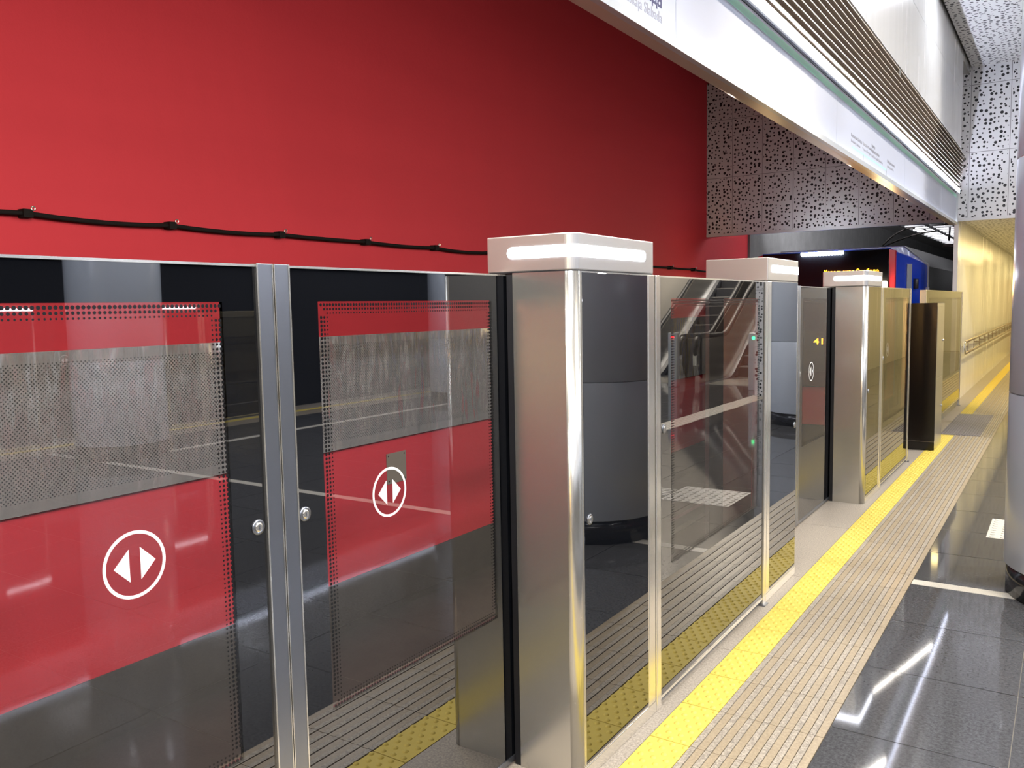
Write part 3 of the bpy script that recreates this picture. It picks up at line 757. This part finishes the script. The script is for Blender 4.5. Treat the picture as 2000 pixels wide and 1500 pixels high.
m=MB(); m.box(-.55,-.21,15.9,17.,2.42,2.47,0); m.obj('bracket_shelf',[M_LADDER],r)
m=MB(); m.box(-.28,-.21,16.4,16.5,2.1,2.42,0); m.obj('bracket_stay',[M_LADDER],r)

# ------------------------------------------------------------------ handrail in the passage
r=empty('wall_handrail','double steel handrail along the yellow passage wall','handrail',(0,0,0))
XH=-.055; ya,yb=14.45,28.2
loop=[(XH,yb,.90),(XH,ya+.09,.90)]+[(XH,ya+.09-.09*sin(a),.81+.09*cos(a)) for a in [pi*i/10 for i in range(1,10)]]+[(XH,ya+.09,.72),(XH,yb,.72)]
m=MB(); m.tube([(XH,ya+.09+(yb-ya-.09)*i/8,.90) for i in range(9)],.020,10); m.obj('upper_rail',[M_RAIL],r)
m=MB(); m.tube([(XH,ya+.09+(yb-ya-.09)*i/8,.72) for i in range(9)],.018,10); m.obj('lower_rail',[M_RAIL],r)
m=MB(); m.tube([(XH,ya+.09-.09*sin(a),.81+.09*cos(a)) for a in [pi*i/12 for i in range(13)]],.021,10); o=m.obj('end_loop',[M_CHROME],r); o['label']='bright curved end of the handrail'
for k in range(14):
    y=15.0+k*.98
    m=MB(); m.box(XH-.006,XH+.006,y-.006,y+.006,.70,.91,0); m.box(-.142,XH,y-.006,y+.006,.80,.812,0); m.obj('rail_bracket',[M_RAIL],r)

# ------------------------------------------------------------------ escalators (seen mirrored in the first fixed screen)
def escalator(x,y,label):
    r=empty('escalator',label,'escalator',(x,y,0),0,'escalators at the end of the platform')
    a=radians(30); prof=[]; L=9
    base=[(0,0),(1.3,0)]+[(1.3+.9*sin(a*i/6)*1.0,.9*(1-cos(a*i/6))) for i in range(1,7)]
    ex,ez=base[-1]; base.append((ex+L*cos(a),ez+L*sin(a)))
    for sx in (-.62,.62):
        x0,x1=(sx-.05,sx+.05)
        m=MB(); lo=[(p[0],max(p[1]-.15,0)) for p in base]; hi=[(p[0]+(.0),p[1]+.86) for p in base]
        pts=lo+hi[::-1]
        m.loft([[(x0,u,z) for u,z in pts],[(x1,u,z) for u,z in pts]],0)
        m.obj('balustrade',[M_STEEL],r)
        m=MB(); q=[(sx,.05-.30*sin(pi*i/8)*.8,.55+.35*(1-cos(pi*i/8))/2*1.0) for i in range(9)]
        pts=[(sx,p[0],p[1]+.92) for p in base]
        nose=[(sx,.15-.33*sin(pi*i/10),.52+.20*(1-cos(pi*i/10))) for i in range(11)]
        m.tube(nose+pts,.045,8); m.obj('handrail',[M_BLACK],r)
        m=MB(); m.loft([[(x0,.15-.28*sin(pi*i/10),.10+.39*(1-cos(pi*i/10))) for i in range(11)],[(x1,.15-.28*sin(pi*i/10),.10+.39*(1-cos(pi*i/10))) for i in range(11)]],0); m.obj('newel_end',[M_CHROME],r)
        m=MB(); k=(-1 if sx>0 else 1)
        m.loft([[(sx+k*.05,u,z+.02) for u,z in base]+[(sx+k*.05,u,z-.1) for u,z in base[::-1]],[(sx+k*.14,u,z+.02) for u,z in base]+[(sx+k*.14,u,z-.1) for u,z in base[::-1]]],0); m.obj('skirt_panel',[M_STEEL_D],r)
    for i in range(22):
        m=MB(); u=1.3+i*.37; z=max(0,(i-1)*.2136)
        m.box(-.5,.5,u,u+.75,z-.25,z,0); m.box(-.5,.5,u-.004,u+.02,z-.02,z+.003,1); m.obj('step',[M_STEP,M_STEPE],r)
    m=MB(); m.box(-.55,.55,.05,1.32,-.02,.006,0); m.obj('comb_plate',[M_STEEL],r)
escalator(5.65,15.6,'left of the two escalators mirrored in the first fixed screen')
escalator(4.10,15.6,'right of the two escalators mirrored in the first fixed screen')
for x,y,mat,l in ((4.95,15.0,M_REDL,'escalator signal post with a red light, mirrored in the first fixed screen'),(3.40,14.95,M_GRNL,'escalator signal post with a green light, mirrored in the first fixed screen')):
    r=empty('signal_post',l,'signal post',(x,y,0),0,'escalator signal posts')
    m=MB(); m.box(-.09,.09,-.06,.06,0,1.02,0); m.obj('post_body',[M_SIGNEDGE],r,.01)
    m=MB(); m.cyl((0,0),.03,0,.008,16); o=m.obj('signal_light',[mat],r); o.location=(0,-.061,.93); o.rotation_euler=(pi/2,0,0)
m=MB(); m.box(3.0,3.1,YE+.06,27,0,7,0); m.box(6.7,6.8,YE+.06,27,0,7,0); m.box(3.0,6.8,26.9,27,0,7,0)
struct(m.obj('wall_escalator_hall',[plain('hall_wall',(.42,.40,.37),.5)]))
m=MB(); m.face([(3.0,YE+.06,4.9),(6.8,YE+.06,4.9),(6.8,27,8.5),(3.,27,8.5)]); struct(m.obj('ceiling_escalator_hall',[plain('hall_ceiling',(.5,.49,.46),.6)],fixn='no'))

# ------------------------------------------------------------------ lights
def area(name,loc,size,power,col,rot=(0,0,0),sy=None,spread=None):
    l=bpy.data.lights.new(name,'AREA'); l.energy=power; l.color=col; l.size=size
    if sy: l.shape='RECTANGLE'; l.size_y=sy
    else: l.shape='DISK'
    if spread: l.spread=spread
    o=bpy.data.objects.new(name,l); COL.objects.link(o); o.location=loc; o.rotation_euler=rot; return o
for y,e in ((-4,14),(-1.2,42),(1.6,66),(4.4,40),(7.2,24),(10,14)):
    d=Vector((-3.6,0,-3.1)); area('red_wall_fill',(-.33,y,2.74),.08,e*.66,(1.,.93,.84),d.to_track_quat('-Z','Y').to_euler(),1.4)  # added lamps, hidden behind the sign band, to light the red wall
WARM=(1.,.80,.46); NEUT=(1.,.90,.76); COOL=(.86,.90,1.)
for y in (-7,-3.5,0,3.5,7,10.5):
    for x,e in ((2.6,60),(5.4,115)):
        area('ceiling_downlight',(x,y,ZC-.012),.30,e,NEUT if x<4 else COOL)
for y in (-6,-2,2,6,10): area('ceiling_downlight',(.45,y,ZC-.012),.36,10,COOL)
for y in (15.2,17.6,20,22.4,24.8,27.2): area('passage_warm_light',(1.0,y,2.69),.20,17,(1.,.77,.32))
for y in (-13.6,-16.5): area('passage_warm_light',(1.0,y,2.69),.20,160,(1.,.62,.20))  # added behind the camera to give the steel posts a gold tone
for y,x in ((18.2,4.9),(21.5,4.9)): area('escalator_hall_fill',(x,y,4.9+max(0,y-15)*.25),.4,420,NEUT)  # unseen lamps added to brighten the escalators in the mirror image

w=bpy.data.worlds.new('world'); S.world=w; w.use_nodes=True; w.node_tree.nodes['Background'].inputs[0].default_value=(.5,.5,.55,1); w.node_tree.nodes['Background'].inputs[1].default_value=.0

# ------------------------------------------------------------------ camera
yaw,pit,rol=.583033398,-.0902084485,-.0182251978
fwd=Vector((-sin(yaw)*cos(pit),cos(yaw)*cos(pit),sin(pit))); right=Vector((cos(yaw),sin(yaw),0)); up=right.cross(fwd)
r2=right*cos(rol)+up*sin(rol); u2=-right*sin(rol)+up*cos(rol)
cam=bpy.data.cameras.new('camera'); cam.sensor_width=36; cam.lens=36*1655.652/2000; cam.clip_start=.02; cam.clip_end=200
co=bpy.data.objects.new('camera',cam); COL.objects.link(co)
mw=Matrix((r2,u2,-fwd)).transposed().to_4x4(); mw.translation=Vector((1.277,0,1.55)); co.matrix_world=mw
S.camera=co
S.view_settings.view_transform='Standard'; S.view_settings.look='None'; S.view_settings.gamma=1; S.view_settings.use_curve_mapping=False
l=bpy.data.lights.new('headlight_beam','SPOT'); l.energy=420; l.color=(1.,.56,.18); l.spot_size=radians(26); l.spot_blend=.7; l.shadow_soft_size=.07
o=bpy.data.objects.new('headlight_beam',l); COL.objects.link(o); o.location=(-1.045,13.33,1.75); o.rotation_euler=Vector((.055,-1,-.055)).to_track_quat('-Z','Y').to_euler()
for x in (-2.2,-1.2):
    area('hidden_tunnel_fill',(x,14.6,3.35),.3,110,(.95,.95,1.),Vector((0,1,.10)).to_track_quat('-Z','Y').to_euler(),spread=radians(80))  # added out of sight behind the end wall to brighten tunnel roof and walls
S.view_settings.exposure=1.2
S.cycles.use_denoising=True; S.cycles.max_bounces=12; S.cycles.transparent_max_bounces=16; S.cycles.glossy_bounces=6; S.cycles.sample_clamp_indirect=6
S.cycles.caustics_reflective=False
